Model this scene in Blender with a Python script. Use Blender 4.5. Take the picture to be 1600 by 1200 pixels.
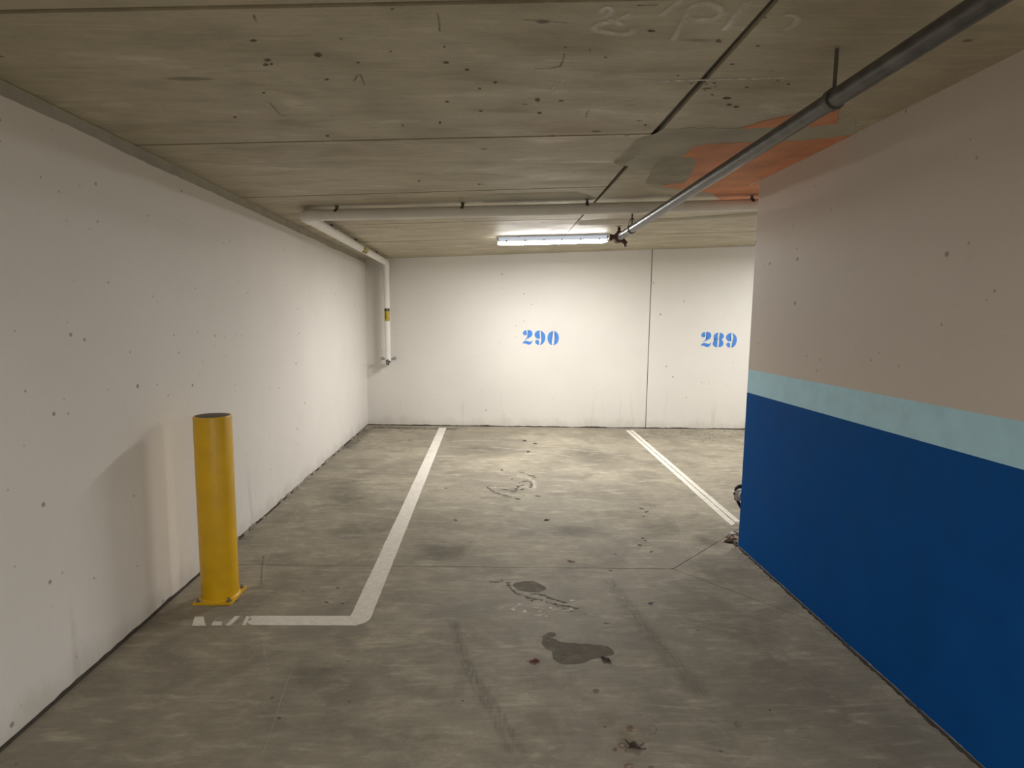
import bpy, bmesh, math, random
from mathutils import Vector, Matrix, noise as mnoise
from mathutils.geometry import tessellate_polygon
random.seed(7)
PI = math.pi

for o in list(bpy.data.objects):
    bpy.data.objects.remove(o, do_unlink=True)
scene = bpy.context.scene
COL = scene.collection

# ------------------------------------------------------------------ camera
F, CX, CY, H = 900.0, 800.0, 600.0, 1.6           # focal length in pixels of a 1600x1200 frame, eye height
_vy = Vector(((761 - CX) / F, -(499 - CY) / F, -1)).normalized()
_s = (700 - CX) / 8000.0
_b = _vy.z / (_vy.x * _s - _vy.y)
_up = -Vector((_s * _b, -_b, -1)).normalized()
_vx = _vy.cross(_up)
RW = Matrix((_vx, _vy, _up))                       # camera space -> world space
CAM = Vector((0, 0, H))
cam_d = bpy.data.cameras.new('camera')
cam_d.sensor_fit = 'HORIZONTAL'
cam_d.sensor_width = 36.0
cam_d.lens = 36.0 * F / 1600.0
cam_d.clip_start = 0.02
cam = bpy.data.objects.new('camera', cam_d)
cam.matrix_world = Matrix.Translation(CAM) @ RW.to_4x4()
COL.objects.link(cam)
scene.camera = cam

# ------------------------------------------------------------------ world, exposure
world = bpy.data.worlds.new('world')
scene.world = world
world.use_nodes = True
world.node_tree.nodes['Background'].inputs[0].default_value = (0.9, 0.88, 0.85, 1)
world.node_tree.nodes['Background'].inputs[1].default_value = 0.05
scene.view_settings.view_transform = 'Standard'
scene.view_settings.look = 'None'
scene.view_settings.gamma = 1.0
scene.view_settings.use_curve_mapping = False
scene.view_settings.exposure = 0.17
scene.cycles.max_bounces = 6
scene.cycles.diffuse_bounces = 4
scene.cycles.glossy_bounces = 2
scene.cycles.caustics_reflective = False
LAMP_STRENGTH = 55.0         # bay lamps
AISLE_FILL_STRENGTH = 20.0         # unseen lamps added behind the camera as fill light
LAMP_WATTS, AISLE_FILL_WATTS = 74.0, 94.0      # light thrown down by the tubes
LAMP_COLOR = (1.0, 0.98, 0.95)

# ------------------------------------------------------------------ measuring: photo pixel -> point in the place
K = 1.6 / 1.5
XL = -1.776                                        # left wall
def ray(u, v):
    return RW @ Vector(((u - CX) / F, -(v - CY) / F, -1))
def on_floor(u, v, z=0.0):
    d = ray(u, v)
    return CAM + d * ((z - H) / d.z)
def at_depth(u, v, y):
    d = ray(u, v)
    return CAM + d * (y / d.y)
def on_left(u, v):
    d = ray(u, v)
    return CAM + d * (XL / d.x)
def lerp_tab(t, xs, ys):
    if t <= xs[0]: return ys[0]
    for i in range(len(xs) - 1):
        if t <= xs[i + 1]:
            return ys[i] + (ys[i + 1] - ys[i]) * (t - xs[i]) / (xs[i + 1] - xs[i])
    return ys[-1]
def cz(x, y):                                      # height of the slightly twisted ceiling soffit
    s = lerp_tab(y / K, (-5, 2, 3.67, 7.95, 9), (.02, .024, .027, .0465, .0465))
    return K * (2.295 + s * (x / K + 1.665))
def on_ceil(u, v, off=0.0):
    z = 2.5
    for i in range(40):
        p = on_floor(u, v, z)
        z = cz(p.x, p.y) - off
    return on_floor(u, v, z)
WB0 = Vector((XL, 8.623, 0))
_wbx = Vector((5.631, -0.235, 0)).normalized()     # along the back wall
_wbn = Vector((_wbx.y, -_wbx.x, 0))                # out of the wall, towards the camera
def on_back(u, v):
    d = ray(u, v)
    return CAM + d * (_wbn.dot(WB0 - CAM) / _wbn.dot(d))
def back_y(x):
    return WB0.y + (x - WB0.x) * _wbx.y / _wbx.x

# ------------------------------------------------------------------ object helpers
def link(name, me, m=None, parent=None):
    o = bpy.data.objects.new(name, me)
    COL.objects.link(o)
    if m is not None and me is not None:
        me.materials.append(m)
    if parent is not None:
        o.parent = parent
    return o
def obj(name, bm, m, parent=None, smooth=False, recalc=True):
    if recalc:
        bmesh.ops.recalc_face_normals(bm, faces=bm.faces)
    me = bpy.data.meshes.new(name)
    bm.to_mesh(me)
    bm.free()
    if smooth:
        me.polygons.foreach_set('use_smooth', [True] * len(me.polygons))
        try: me.set_sharp_from_angle(angle=math.radians(40))
        except Exception: pass
    return link(name, me, m, parent)
def empty(name, loc=(0, 0, 0), rz=0.0):
    o = bpy.data.objects.new(name, None)
    o.empty_display_size = 0.05
    o.location = loc
    o.rotation_euler = (0, 0, rz)
    COL.objects.link(o)
    return o
def tag(o, label=None, cat=None, group=None, kind=None):
    if label: o['label'] = label
    if cat: o['category'] = cat
    if group: o['group'] = group
    if kind: o['kind'] = kind
    return o
def copy_tree(o, parent=None):
    c = o.copy()
    COL.objects.link(c)
    c.parent = parent
    for ch in list(o.children):
        copy_tree(ch, c)
    return c

def add_box(bm, lo, hi, bevel=0.0):
    x0, y0, z0 = lo; x1, y1, z1 = hi
    v = [bm.verts.new(p) for p in ((x0,y0,z0),(x1,y0,z0),(x1,y1,z0),(x0,y1,z0),(x0,y0,z1),(x1,y0,z1),(x1,y1,z1),(x0,y1,z1))]
    fs = [bm.faces.new([v[i] for i in q]) for q in ((0,3,2,1),(4,5,6,7),(0,1,5,4),(1,2,6,5),(2,3,7,6),(3,0,4,7))]
    if bevel:
        es = list({e for f in fs for e in f.edges})
        bmesh.ops.bevel(bm, geom=es, offset=bevel, segments=2, affect='EDGES', profile=0.6)
def box(lo, hi, bevel=0.0):
    bm = bmesh.new(); add_box(bm, lo, hi, bevel); return bm
def frame_of(d):
    d = d.normalized()
    a = Vector((0, 0, 1)) if abs(d.z) < .9 else Vector((1, 0, 0))
    u = d.cross(a).normalized()
    return u, u.cross(d).normalized()
def add_tube(bm, pts, r, n=20, cap=True):
    pts = [Vector(p) for p in pts]
    rs = r if isinstance(r, (list, tuple)) else [r] * len(pts)
    rings = []
    u = None
    for i, p in enumerate(pts):
        if i == 0: d = pts[1] - pts[0]
        elif i == len(pts) - 1: d = pts[-1] - pts[-2]
        else: d = (pts[i + 1] - p).normalized() + (p - pts[i - 1]).normalized()
        d.normalize()
        if u is None: u, w = frame_of(d)
        else:
            u = (u - d * u.dot(d)).normalized()
        w = d.cross(u)
        rings.append([bm.verts.new(p + (u * math.cos(2*PI*k/n) + w * math.sin(2*PI*k/n)) * rs[i]) for k in range(n)])
    for a, b in zip(rings, rings[1:]):
        for k in range(n):
            bm.faces.new((a[k], a[(k+1) % n], b[(k+1) % n], b[k]))
    if cap:
        bm.faces.new(rings[0][::-1]); bm.faces.new(rings[-1])
def tube(pts, r, n=20, cap=True):
    bm = bmesh.new(); add_tube(bm, pts, r, n, cap); return bm
def arc(c, a, b, r, n=10):
    """quarter bend: from c+a*r to c+b*r (a, b unit and orthogonal)"""
    return [Vector(c) + a * r * math.cos(PI/2*i/n) + b * r * math.sin(PI/2*i/n) for i in range(n + 1)]
def add_lathe(bm, prof, n=24, c=(0,0,0)):
    """profile of (radius, height) turned about z"""
    c = Vector(c); rings = []
    for r, z in prof:
        if r < 1e-6: rings.append([bm.verts.new(c + Vector((0, 0, z)))])
        else: rings.append([bm.verts.new(c + Vector((r*math.cos(2*PI*k/n), r*math.sin(2*PI*k/n), z))) for k in range(n)])
    for a, b in zip(rings, rings[1:]):
        if len(a) == 1 and len(b) == 1: continue
        for k in range(n):
            k2 = (k + 1) % n
            if len(a) == 1: bm.faces.new((a[0], b[k2], b[k]))
            elif len(b) == 1: bm.faces.new((a[k], a[k2], b[0]))
            else: bm.faces.new((a[k], a[k2], b[k2], b[k]))
def lathe(prof, n=24, c=(0,0,0)):
    bm = bmesh.new(); add_lathe(bm, prof, n, c); return bm
def add_prism(bm, poly, z0, z1):
    a = [bm.verts.new((p[0], p[1], z0)) for p in poly]
    b = [bm.verts.new((p[0], p[1], z1)) for p in poly]
    n = len(poly)
    for k in range(n):
        bm.faces.new((a[k], a[(k+1) % n], b[(k+1) % n], b[k]))
    for t in tessellate_polygon([[Vector((p[0], p[1], 0)) for p in poly]]):
        bm.faces.new([a[k] for k in t]); bm.faces.new([b[k] for k in t])
def prism(poly, z0, z1):
    bm = bmesh.new(); add_prism(bm, poly, z0, z1); return bm
def smooth_poly(pts, n=5, closed=True):
    out = []
    m = len(pts)
    for i in range(m if closed else m - 1):
        g = lambda j: Vector(pts[j % m]) if closed else Vector(pts[max(0, min(m - 1, j))])
        p0, p1, p2, p3 = g(i-1), g(i), g(i+1), g(i+2)
        for k in range(n):
            t = k / n
            out.append(0.5 * ((2*p1) + (p2-p0)*t + (2*p0-5*p1+4*p2-p3)*t*t + (3*p1-p0-3*p2+p3)*t**3))
    if not closed: out.append(Vector(pts[-1]))
    return out
def jagged(pts, amp, step, rng):
    out = []
    m = len(pts)
    for i in range(m):
        a, b = Vector(pts[i]), Vector(pts[(i + 1) % m])
        d = b - a; L = d.length
        n = max(1, int(L / step))
        perp = Vector((-d.y, d.x)).normalized() if L > 0 else Vector((0, 0))
        for k in range(n):
            out.append(a + d * (k / n) + perp * (rng.uniform(-amp, amp)))
    return out

# ------------------------------------------------------------------ material helpers
class NT:
    def __init__(self, name):
        self.m = bpy.data.materials.new(name)
        self.m.use_nodes = True
        self.t = self.m.node_tree
        self.n = self.t.nodes
        self.bsdf = self.n['Principled BSDF']
        self.out = self.n['Material Output']
        tc = self.n.new('ShaderNodeTexCoord')
        self.co = tc.outputs['Object']
    def new(self, typ, **kw):
        x = self.n.new(typ)
        for k, v in kw.items(): setattr(x, k, v)
        return x
    def set(self, sock, v):
        if hasattr(v, 'is_output'): self.t.links.new(v, sock)
        elif isinstance(v, (tuple, list)) and len(v) == 3 and sock.type == 'RGBA': sock.default_value = (*v, 1)
        else: sock.default_value = v
    def map(self, scale=(1,1,1), loc=(0,0,0), rot=(0,0,0), co=None):
        m = self.new('ShaderNodeMapping')
        self.set(m.inputs['Vector'], co or self.co)
        m.inputs['Scale'].default_value = scale
        m.inputs['Location'].default_value = loc
        m.inputs['Rotation'].default_value = rot
        return m.outputs[0]
    def noise(self, scale, detail=4, rough=.55, co=None, dist=0.0):
        x = self.new('ShaderNodeTexNoise')
        self.set(x.inputs['Vector'], co or self.co)
        x.inputs['Scale'].default_value = scale
        x.inputs['Detail'].default_value = detail
        x.inputs['Roughness'].default_value = rough
        x.inputs['Distortion'].default_value = dist
        return x.outputs['Fac']
    def vor(self, scale, co=None, rnd=1.0):
        x = self.new('ShaderNodeTexVoronoi')
        self.set(x.inputs['Vector'], co or self.co)
        x.inputs['Scale'].default_value = scale
        x.inputs['Randomness'].default_value = rnd
        return x.outputs['Distance'], x.outputs['Color']
    def rng(self, v, a, b, c=0.0, d=1.0, smooth=False):
        x = self.new('ShaderNodeMapRange')
        if smooth: x.interpolation_type = 'SMOOTHSTEP'
        self.set(x.inputs['Value'], v)
        x.inputs['From Min'].default_value = a; x.inputs['From Max'].default_value = b
        x.inputs['To Min'].default_value = c; x.inputs['To Max'].default_value = d
        return x.outputs[0]
    def math(self, op, a, b=0.0):
        x = self.new('ShaderNodeMath', operation=op)
        self.set(x.inputs[0], a); self.set(x.inputs[1], b)
        return x.outputs[0]
    def mix(self, f, a, b, mode='MIX'):
        x = self.new('ShaderNodeMix', data_type='RGBA', blend_type=mode)
        self.set(x.inputs['Factor'], f)
        self.set(x.inputs['A'], a); self.set(x.inputs['B'], b)
        return x.outputs['Result']
    def xyz(self):
        x = self.new('ShaderNodeSeparateXYZ')
        self.set(x.inputs[0], self.co)
        return x.outputs
    def spots(self, scale, size, keep, co=None):
        """sparse small round marks: 1 inside, 0 outside"""
        d, c = self.vor(scale, co)
        sep = self.new('ShaderNodeSeparateColor'); self.set(sep.inputs[0], c)
        pick = self.math('GREATER_THAN', sep.outputs[0], 1 - keep)
        r = self.math('MULTIPLY', sep.outputs[1], size)
        inside = self.new('ShaderNodeMapRange'); self.set(inside.inputs['Value'], self.math('SUBTRACT', d, r))
        inside.inputs['From Min'].default_value = -size*.25; inside.inputs['From Max'].default_value = size*.12
        inside.inputs['To Min'].default_value = 1; inside.inputs['To Max'].default_value = 0
        return self.math('MULTIPLY', inside.outputs[0], pick)
    def bump(self, h, strength=.3, dist=.01):
        x = self.new('ShaderNodeBump')
        x.inputs['Strength'].default_value = strength
        x.inputs['Distance'].default_value = dist
        self.set(x.inputs['Height'], h)
        self.set(self.bsdf.inputs['Normal'], x.outputs[0])
    def fin(self, col, rough=.6, metal=0.0, spec=.5):
        self.set(self.bsdf.inputs['Base Color'], col)
        self.set(self.bsdf.inputs['Roughness'], rough)
        self.set(self.bsdf.inputs['Metallic'], metal)
        self.set(self.bsdf.inputs['Specular IOR Level'], spec)
        return self.m
def simple(name, col, rough=.5, metal=0.0, var=.12, scale=25.0, spec=.5, bump=0.0):
    t = NT(name)
    n = t.noise(scale, 4)
    c = t.mix(t.rng(n, .3, .7), tuple(x * (1 - var) for x in col), tuple(min(1, x * (1 + var)) for x in col))
    if bump: t.bump(n, bump, .004)
    return t.fin(c, t.rng(n, .3, .7, max(0, rough - .08), min(1, rough + .08)), metal, spec)

def m_floor():
    t = NT('floor_concrete')
    big = t.noise(.75, 5, .6, dist=.4)
    mid = t.noise(2.6, 4, .62, co=t.map((1, 1, 1), (3.1, 7.7, 0)), dist=.6)
    broom = t.noise(9, 3, .65, co=t.map((.55, 4.5, 1), rot=(0, 0, -.03)), dist=.3)
    fine = t.noise(95, 3, .6)
    sweep = t.noise(3.0, 5, .6, co=t.map((1.0, 3.2, 1), (0, 4, 0), (0, 0, .5)), dist=.8)
    c = t.mix(t.rng(big, .32, .68, smooth=True), (.27, .247, .195), (.44, .408, .325))
    c = t.mix(t.rng(mid, .44, .66, 0, .62, True), c, (.185, .168, .136))
    c = t.mix(t.rng(sweep, .50, .70, 0, .55, True), c, (.56, .525, .41))
    mott = t.noise(11, 4, .72, co=t.map((.8, 1.5, 1), (4, 3, 0)), dist=.3)
    c = t.mix(t.rng(mott, .40, .72, 0, .45), c, (.17, .155, .125))
    c = t.mix(t.rng(mott, .28, .42, .30, 0), c, (.58, .545, .45))
    c = t.mix(t.rng(broom, .3, .7, 0, .42), c, (.13, .12, .098))
    c = t.mix(t.rng(broom, .55, .8, 0, .30), c, (.50, .465, .38))
    c = t.mix(t.rng(fine, .35, .75, 0, .22), c, (.16, .145, .12))
    sp = t.spots(9, .11, .10)
    c = t.mix(t.math('MULTIPLY', sp, .7), c, (.07, .062, .05))
    sp2 = t.spots(5, .09, .10, co=t.map((1, 1, 1), (9, 2, 0)))
    c = t.mix(t.math('MULTIPLY', sp2, .35), c, (.55, .52, .46))
    h = t.math('ADD', t.math('MULTIPLY', broom, .7), t.math('MULTIPLY', fine, .4))
    t.bump(h, .35, .006)
    c = t.mix(1.0, c, (1.0, .965, .925), 'MULTIPLY')
    return t.fin(c, t.rng(big, .3, .7, .58, .8), 0, .35)
def m_ceiling():
    t = NT('ceiling_concrete')
    big = t.noise(.9, 5, .6, dist=.5)
    mid = t.noise(3.2, 6, .6, co=t.map((.6, 1.7, 1), (5, 1, 0)), dist=.5)
    grain = t.noise(14, 3, .65, co=t.map((.35, 4.0, 1)), dist=.4)
    fine = t.noise(80, 3, .6)
    c = t.mix(t.rng(big, .32, .68, smooth=True), (.46, .415, .325), (.58, .53, .425))
    c = t.mix(t.rng(mid, .48, .70, 0, .60, True), c, (.34, .30, .235))
    c = t.mix(t.rng(mid, .30, .44, .6, 0, True), c, (.74, .69, .58))
    mott = t.noise(9, 4, .7, co=t.map((.8, 1.2, 1), (2, 8, 0)))
    c = t.mix(t.rng(mott, .42, .72, 0, .38), c, (.34, .305, .24))
    c = t.mix(t.rng(grain, .52, .74, 0, .40), c, (.32, .285, .222))
    c = t.mix(t.rng(grain, .28, .42, .30, 0), c, (.70, .65, .55))
    c = t.mix(t.rng(fine, .4, .8, 0, .15), c, (.18, .16, .125))
    warm = t.noise(1.7, 3, .5, co=t.map((1, 1, 1), (11, 4, 0)))
    c = t.mix(t.rng(warm, .58, .74, 0, .20, True), c, (.56, .42, .30))
    s1 = t.spots(7.5, .16, .26, co=t.map((.75, 1.3, .01)))
    c = t.mix(t.math('MULTIPLY', s1, .78), c, (.075, .063, .045))
    s2 = t.spots(3.4, .10, .22, co=t.map((.28, 1.5, .01), (2, 5, 0), (0, 0, .25)))
    c = t.mix(t.math('MULTIPLY', s2, .6), c, (.11, .095, .07))
    t.bump(grain, .12, .006)
    c = t.mix(1.0, c, (.96, .935, .86), 'MULTIPLY')
    return t.fin(c, t.rng(mid, .3, .7, .45, .65), 0, .42)
def m_wall(name, base=(.78, .75, .71), pits=True, dirt=True):
    t = NT(name)
    big = t.noise(.8, 4, .55)
    fine = t.noise(30, 4, .6)
    c = t.mix(t.rng(big, .3, .7), tuple(x * .95 for x in base), tuple(min(1, x * 1.03) for x in base))
    c = t.mix(t.rng(fine, .45, .8, 0, .10), c, tuple(x * .75 for x in base))
    z = t.xyz()[2]
    if dirt:      # splashed and scuffed foot of the wall
        n = t.noise(5, 5, .7, co=t.map((1, 1, .5)))
        zz = t.math('ADD', z, t.math('MULTIPLY', t.math('SUBTRACT', n, .5), .35))
        c = t.mix(t.rng(zz, .0, .16, .45, 0, True), c, (.50, .46, .40))
        n2 = t.noise(7, 4, .6, co=t.map((1.4, 1.4, .16)))
        zz2 = t.rng(z, .05, .75, 1, 0, True)
        c = t.mix(t.math('MULTIPLY', zz2, t.rng(n2, .60, .74, 0, .30)), c, (.45, .40, .34))
    if pits:
        s = t.spots(9, .12, .16)
        c = t.mix(t.math('MULTIPLY', s, .75), c, (.20, .17, .14))
        s2 = t.spots(22, .16, .05)
        c = t.mix(t.math('MULTIPLY', s2, .6), c, (.25, .21, .17))
    t.bump(fine, .06, .006)
    return t.fin(c, .62, 0, .35)
def m_paint_line():
    t = NT('white_road_paint')
    n = t.noise(26, 6, .7)
    n2 = t.noise(5, 4, .6)
    c = t.mix(t.rng(n, .35, .7), (.62, .58, .51), (.78, .745, .68))
    c = t.mix(t.rng(n2, .52, .72, 0, .35, True), c, (.47, .43, .37))
    sp = t.spots(16, .13, .22, co=t.map((1, 1.0, .01)))
    c = t.mix(t.math('MULTIPLY', sp, .6), c, (.27, .245, .205))
    t.bump(n, .2, .003)
    return t.fin(c, .6, 0, .4)
def m_decal(name, col, alpha=.8, scale=20.0, lo=.35, hi=.6, rough=.8, stretch=(1,1,1)):
    """thin stain or worn paint: covers the ground only where its own cover value and a noise allow"""
    t = NT(name)
    at = t.new('ShaderNodeAttribute', attribute_name='cover')
    n = t.noise(scale, 5, .65, co=t.map(stretch))
    a = t.math('MULTIPLY', at.outputs['Fac'], t.rng(n, lo, hi, .0, alpha))
    c = t.mix(t.noise(scale * 2.5, 3), tuple(x * .85 for x in col), tuple(min(1, x * 1.15) for x in col))
    t.fin(c, rough, 0, .3)
    tr = t.new('ShaderNodeBsdfTransparent')
    mx = t.new('ShaderNodeMixShader')
    t.set(mx.inputs[0], a)
    t.t.links.new(tr.outputs[0], mx.inputs[1]); t.t.links.new(t.bsdf.outputs[0], mx.inputs[2])
    t.t.links.new(mx.outputs[0], t.out.inputs['Surface'])
    return t.m
def m_emit(name, strength):
    t = NT(name)
    t.fin((.85, .87, .88), .35)
    t.set(t.bsdf.inputs['Emission Color'], LAMP_COLOR)
    t.bsdf.inputs['Emission Strength'].default_value = strength
    return t.m

M = dict(
    floor=m_floor(), ceiling=m_ceiling(),
    wall=m_wall('white_wall_paint', (.80, .77, .735)), wall2=m_wall('white_wall_paint_smooth', (.73, .705, .66)),
    column=m_wall('column_concrete_paint', (.66, .60, .54), True, False),
    line=m_paint_line(),
    joint=simple('joint_filler', (.05, .045, .038), .95),
    slabside=simple('slab_edge', (.12, .11, .09), .95),
    sealant=simple('grey_sealant', (.30, .285, .26), .8),
    dirt=simple('dark_dirt', (.055, .046, .036), .95, var=.4, scale=40),
    mortar=simple('old_mortar', (.30, .28, .24), .95, var=.35, scale=30, bump=.4),
    strip=simple('bare_concrete_strip', (.42, .395, .33), .9, var=.14, scale=6, bump=.3),
    blue=simple('dark_blue_paint', (.006, .088, .34), .65, var=.07, scale=5, spec=.05, bump=.05),
    ltblue=simple('pale_blue_paint', (.48, .78, .95), .7, var=.08, scale=8),
    number=simple('bright_blue_stencil_paint', (.055, .23, .66), .55, var=.10, scale=60),
    yellow=simple('yellow_gloss_paint', (.74, .43, .005), .42, var=.10, scale=7, spec=.5),
    cap=simple('dark_bollard_cap', (.10, .085, .06), .6, var=.3),
    bolt=simple('zinc_bolt', (.42, .40, .37), .4, .9, var=.3, scale=80),
    pvc=simple('white_pvc', (.82, .80, .76), .4, var=.05, scale=6, spec=.5),
    steel=simple('galvanised_dark_steel', (.115, .112, .108), .36, .55, var=.35, scale=14),
    rod=simple('zinc_rod', (.13, .12, .105), .5, .5, var=.3, scale=60),
    redox=simple('red_oxide_iron', (.115, .055, .045), .6, .1, var=.3, scale=50),
    brass=simple('dull_brass', (.26, .16, .09), .45, .7, var=.2, scale=60),
    housing=simple('lamp_housing_plastic', (.62, .64, .66), .4, var=.04),
    clip=simple('lamp_clip_plastic', (.45, .47, .50), .4, var=.05),
    conduit=simple('grey_conduit', (.33, .33, .33), .5, var=.08),
    stkblack=simple('black_sticker_print', (.025, .018, .012), .5),
    stkyellow=simple('yellow_sticker_print', (.50, .38, .035), .5, var=.08),
    stkpale=simple('pale_sticker_print', (.45, .40, .26), .5),
    orange=simple('terracotta_primer', (.66, .285, .15), .8, var=.22, scale=4, bump=.2),
    render=simple('grey_skim_render', (.44, .415, .33), .9, var=.16, scale=3.5, bump=.25),
    render2=simple('darker_skim_render', (.37, .34, .265), .9, var=.18, scale=5, bump=.25),
    chalk=m_decal('faded_white_marking', (.88, .84, .76), .85, 9, .12, .68),
    chalkline=m_decal('white_scrape', (1.0, .97, .90), .9, 22, .25, .6),
    wet=m_decal('damp_stain', (.135, .12, .09), .55, 9, .15, .5, .85),
    traffic=m_decal('traffic_grime', (.10, .09, .072), .42, 3.5, .25, .8),
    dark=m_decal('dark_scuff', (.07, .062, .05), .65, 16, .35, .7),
    tyre=m_decal('tyre_mark', (.12, .11, .09), .30, 30, .35, .7, stretch=(2.5, .4, 1)),
    pale=m_decal('pale_scrape', (.58, .55, .48), .6, 24, .38, .7),
    rust=m_decal('rust_stain', (.28, .13, .055), .75, 22, .2, .65),
    chip=m_decal('chipped_concrete', (.10, .088, .066), .92, 45, .0, .4),
    palechip=m_decal('pale_chipped_concrete', (.66, .62, .53), .85, 30, .05, .5),
    leaf=simple('dry_brown_leaf', (.15, .075, .045), .7, var=.35, scale=60),
    leafred=simple('dry_red_leaf', (.15, .035, .028), .6, var=.35, scale=60),
    leafdark=simple('dark_dry_leaf', (.055, .036, .026), .7, var=.4, scale=60),
    leaftan=simple('tan_dry_leaf', (.42, .31, .22), .75, var=.3, scale=60),
    paper=simple('crumpled_white_paper', (.72, .68, .64), .8, var=.1),
    slate=simple('slate_blue_chip', (.11, .11, .15), .5, var=.2),
    grit=simple('grit_stone', (.13, .115, .095), .95, var=.6, scale=25),
    blackplastic=simple('black_rubber', (.014, .013, .013), .55, var=.2),
    greyplastic=simple('pale_grey_plastic', (.50, .46, .45), .5, var=.12, scale=40),
)
M['housing'].node_tree.nodes['Principled BSDF'].inputs['Emission Color'].default_value = (.72, .82, 1, 1)   # clear lamp body, lit from inside
M['housing'].node_tree.nodes['Principled BSDF'].inputs['Emission Strength'].default_value = .45
M['housing'].cycles.emission_sampling = 'NONE'
M['lamp'] = m_emit('lamp_diffuser_glow', LAMP_STRENGTH)
M['lamp_fill'] = m_emit('added_fill_lamp_glow', AISLE_FILL_STRENGTH)

# ================================================================== THE SETTING
XR, YB = 9.0, -5.0                                  # far right wall, wall behind the camera
# ---- floor: a bed with saw-cut slabs on it
floor = obj('floor', box((XL - .15, YB - .15, -.16), (XR + .15, 8.9, -.085)), M['joint'])
tag(floor, 'worn grey concrete garage floor with saw-cut joints', kind='structure')
J0 = on_floor(352, 882); J1 = on_floor(1052, 889); J2 = on_floor(1140, 835); J3 = on_floor(1247, 962)
jl = Vector((XL, J0.y + (J0.y - J1.y) / (J1.x - J0.x) * (J0.x - XL)))
j1 = Vector((J1.x, J1.y))
d2 = (Vector((J2.x, J2.y)) - j1).normalized(); j2 = j1 + d2 * 1.55
d3 = (Vector((J3.x, J3.y)) - j1).normalized(); j3 = j1 + d3 * 1.55
R0 = on_floor(983.5, 672.5); R1 = on_floor(1150, 818)
r0 = Vector((R0.x, R0.y)); r1 = Vector((R1.x, R1.y))
rdir = (r1 - r0).normalized()
rtop = r0 - rdir * .6
# where the lengthwise joint under the right line meets the diamond joint
tt = ((j1 - r0).cross(d2)) / rdir.cross(d2)
rx = r0 + rdir * tt
def shrink(poly, g):
    """pull every edge of a polygon in by g"""
    n = len(poly); out = []
    area = sum(poly[i].cross(poly[(i+1) % n]) for i in range(n))
    sgn = 1 if area > 0 else -1
    for i in range(n):
        a, b, c = poly[i-1], poly[i], poly[(i+1) % n]
        e1 = (b - a).normalized(); e2 = (c - b).normalized()
        n1 = Vector((-e1.y, e1.x)) * sgn; n2 = Vector((-e2.y, e2.x)) * sgn
        m = (n1 + n2); m.normalize()
        out.append(b + m * (g / max(.3, m.dot(n1))))
    return out
by = lambda x: back_y(x) + .02
slabs = [
    [jl, j1, rx, rtop, Vector((XL, by(XL)))],
    [rx, j2, Vector((XR, j2.y)), Vector((XR, by(XR))), rtop],
    [j1, j3, Vector((2.6, (j2.y + j3.y) / 2)), j2],
    [Vector((XL, YB)), Vector((XR, YB)), Vector((XR, j2.y)), j2, Vector((2.6, (j2.y + j3.y) / 2)), j3, j1, jl],
]
for p in slabs:
    q = shrink([Vector(v[:2]) for v in p], .0028)
    s = obj('slab', prism(q, -.09, 0.0), M['floor'], floor)

# ---- ceiling: soffit panels between shutter joints
def ceil_grid(name, poly_rows, m, parent, thick=.018, nx=10):
    """poly_rows: two lines (p_left, p_right) near and far; a panel between them following the soffit"""
    (a, b), (c, d) = poly_rows
    bm = bmesh.new(); ny = max(2, int((c - a).length / .5))
    low = []; top = []
    for j in range(ny + 1):
        l = a.lerp(c, j / ny); r = b.lerp(d, j / ny)
        low.append([]); top.append([])
        for i in range(nx + 1):
            p = l.lerp(r, i / nx)
            z = cz(p.x, p.y)
            low[-1].append(bm.verts.new((p.x, p.y, z)))
            top[-1].append(bm.verts.new((p.x, p.y, z + thick)))
    for j in range(ny):
        for i in range(nx):
            bm.faces.new((low[j][i], low[j+1][i], low[j+1][i+1], low[j][i+1]))
            bm.faces.new((top[j][i], top[j][i+1], top[j+1][i+1], top[j+1][i]))
    rim = [low[0][i] for i in range(nx+1)] + [low[j][nx] for j in range(1, ny+1)] + [low[ny][i] for i in range(nx-1, -1, -1)] + [low[j][0] for j in range(ny-1, 0, -1)]
    rimt = [top[0][i] for i in range(nx+1)] + [top[j][nx] for j in range(1, ny+1)] + [top[ny][i] for i in range(nx-1, -1, -1)] + [top[j][0] for j in range(ny-1, 0, -1)]
    n = len(rim)
    for k in range(n):
        bm.faces.new((rim[k], rim[(k+1) % n], rimt[(k+1) % n], rimt[k]))
    return obj(name, bm, m, parent)
bm = bmesh.new()
cv = []
for j in range(15):
    y = YB - .15 + (9.0 - YB + .15) * j / 14
    cv.append([bm.verts.new((x, y, cz(x, y) + h)) for x in (XL - .15, XR + .15) for h in (.0185, .16)])
for a, b in zip(cv, cv[1:]):
    bm.faces.new((a[0], b[0], b[2], a[2])); bm.faces.new((a[1], a[3], b[3], b[1]))
    bm.faces.new((a[0], a[1], b[1], b[0])); bm.faces.new((a[2], b[2], b[3], a[3]))
bm.faces.new((cv[0][0], cv[0][2], cv[0][3], cv[0][1])); bm.faces.new((cv[-1][0], cv[-1][1], cv[-1][3], cv[-1][2]))
ceiling = obj('ceiling', bm, M['slabside'])
tag(ceiling, 'low board-marked concrete ceiling with panel joints and patch repairs', kind='structure')
def dx(y): return .798 + .019 * max(0, y - 2.9)      # lengthwise joint
def row(u0, v0, u1, v1):
    a, b = on_ceil(u0, v0), on_ceil(u1, v1)
    s = (b.y - a.y) / (b.x - a.x)
    return lambda x: a.y + s * (x - a.x)
rows = [lambda x: YB, lambda x: YB + 2.4, lambda x: -.4, lambda x: .55 - .05*x, row(352, 11.5, 800, 2.5), row(352, 224, 1018, 209), row(384, 309, 936, 292),
        row(509, 352.5, 900, 342), row(557, 379, 977, 366), lambda x: back_y(x) + .05]
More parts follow.
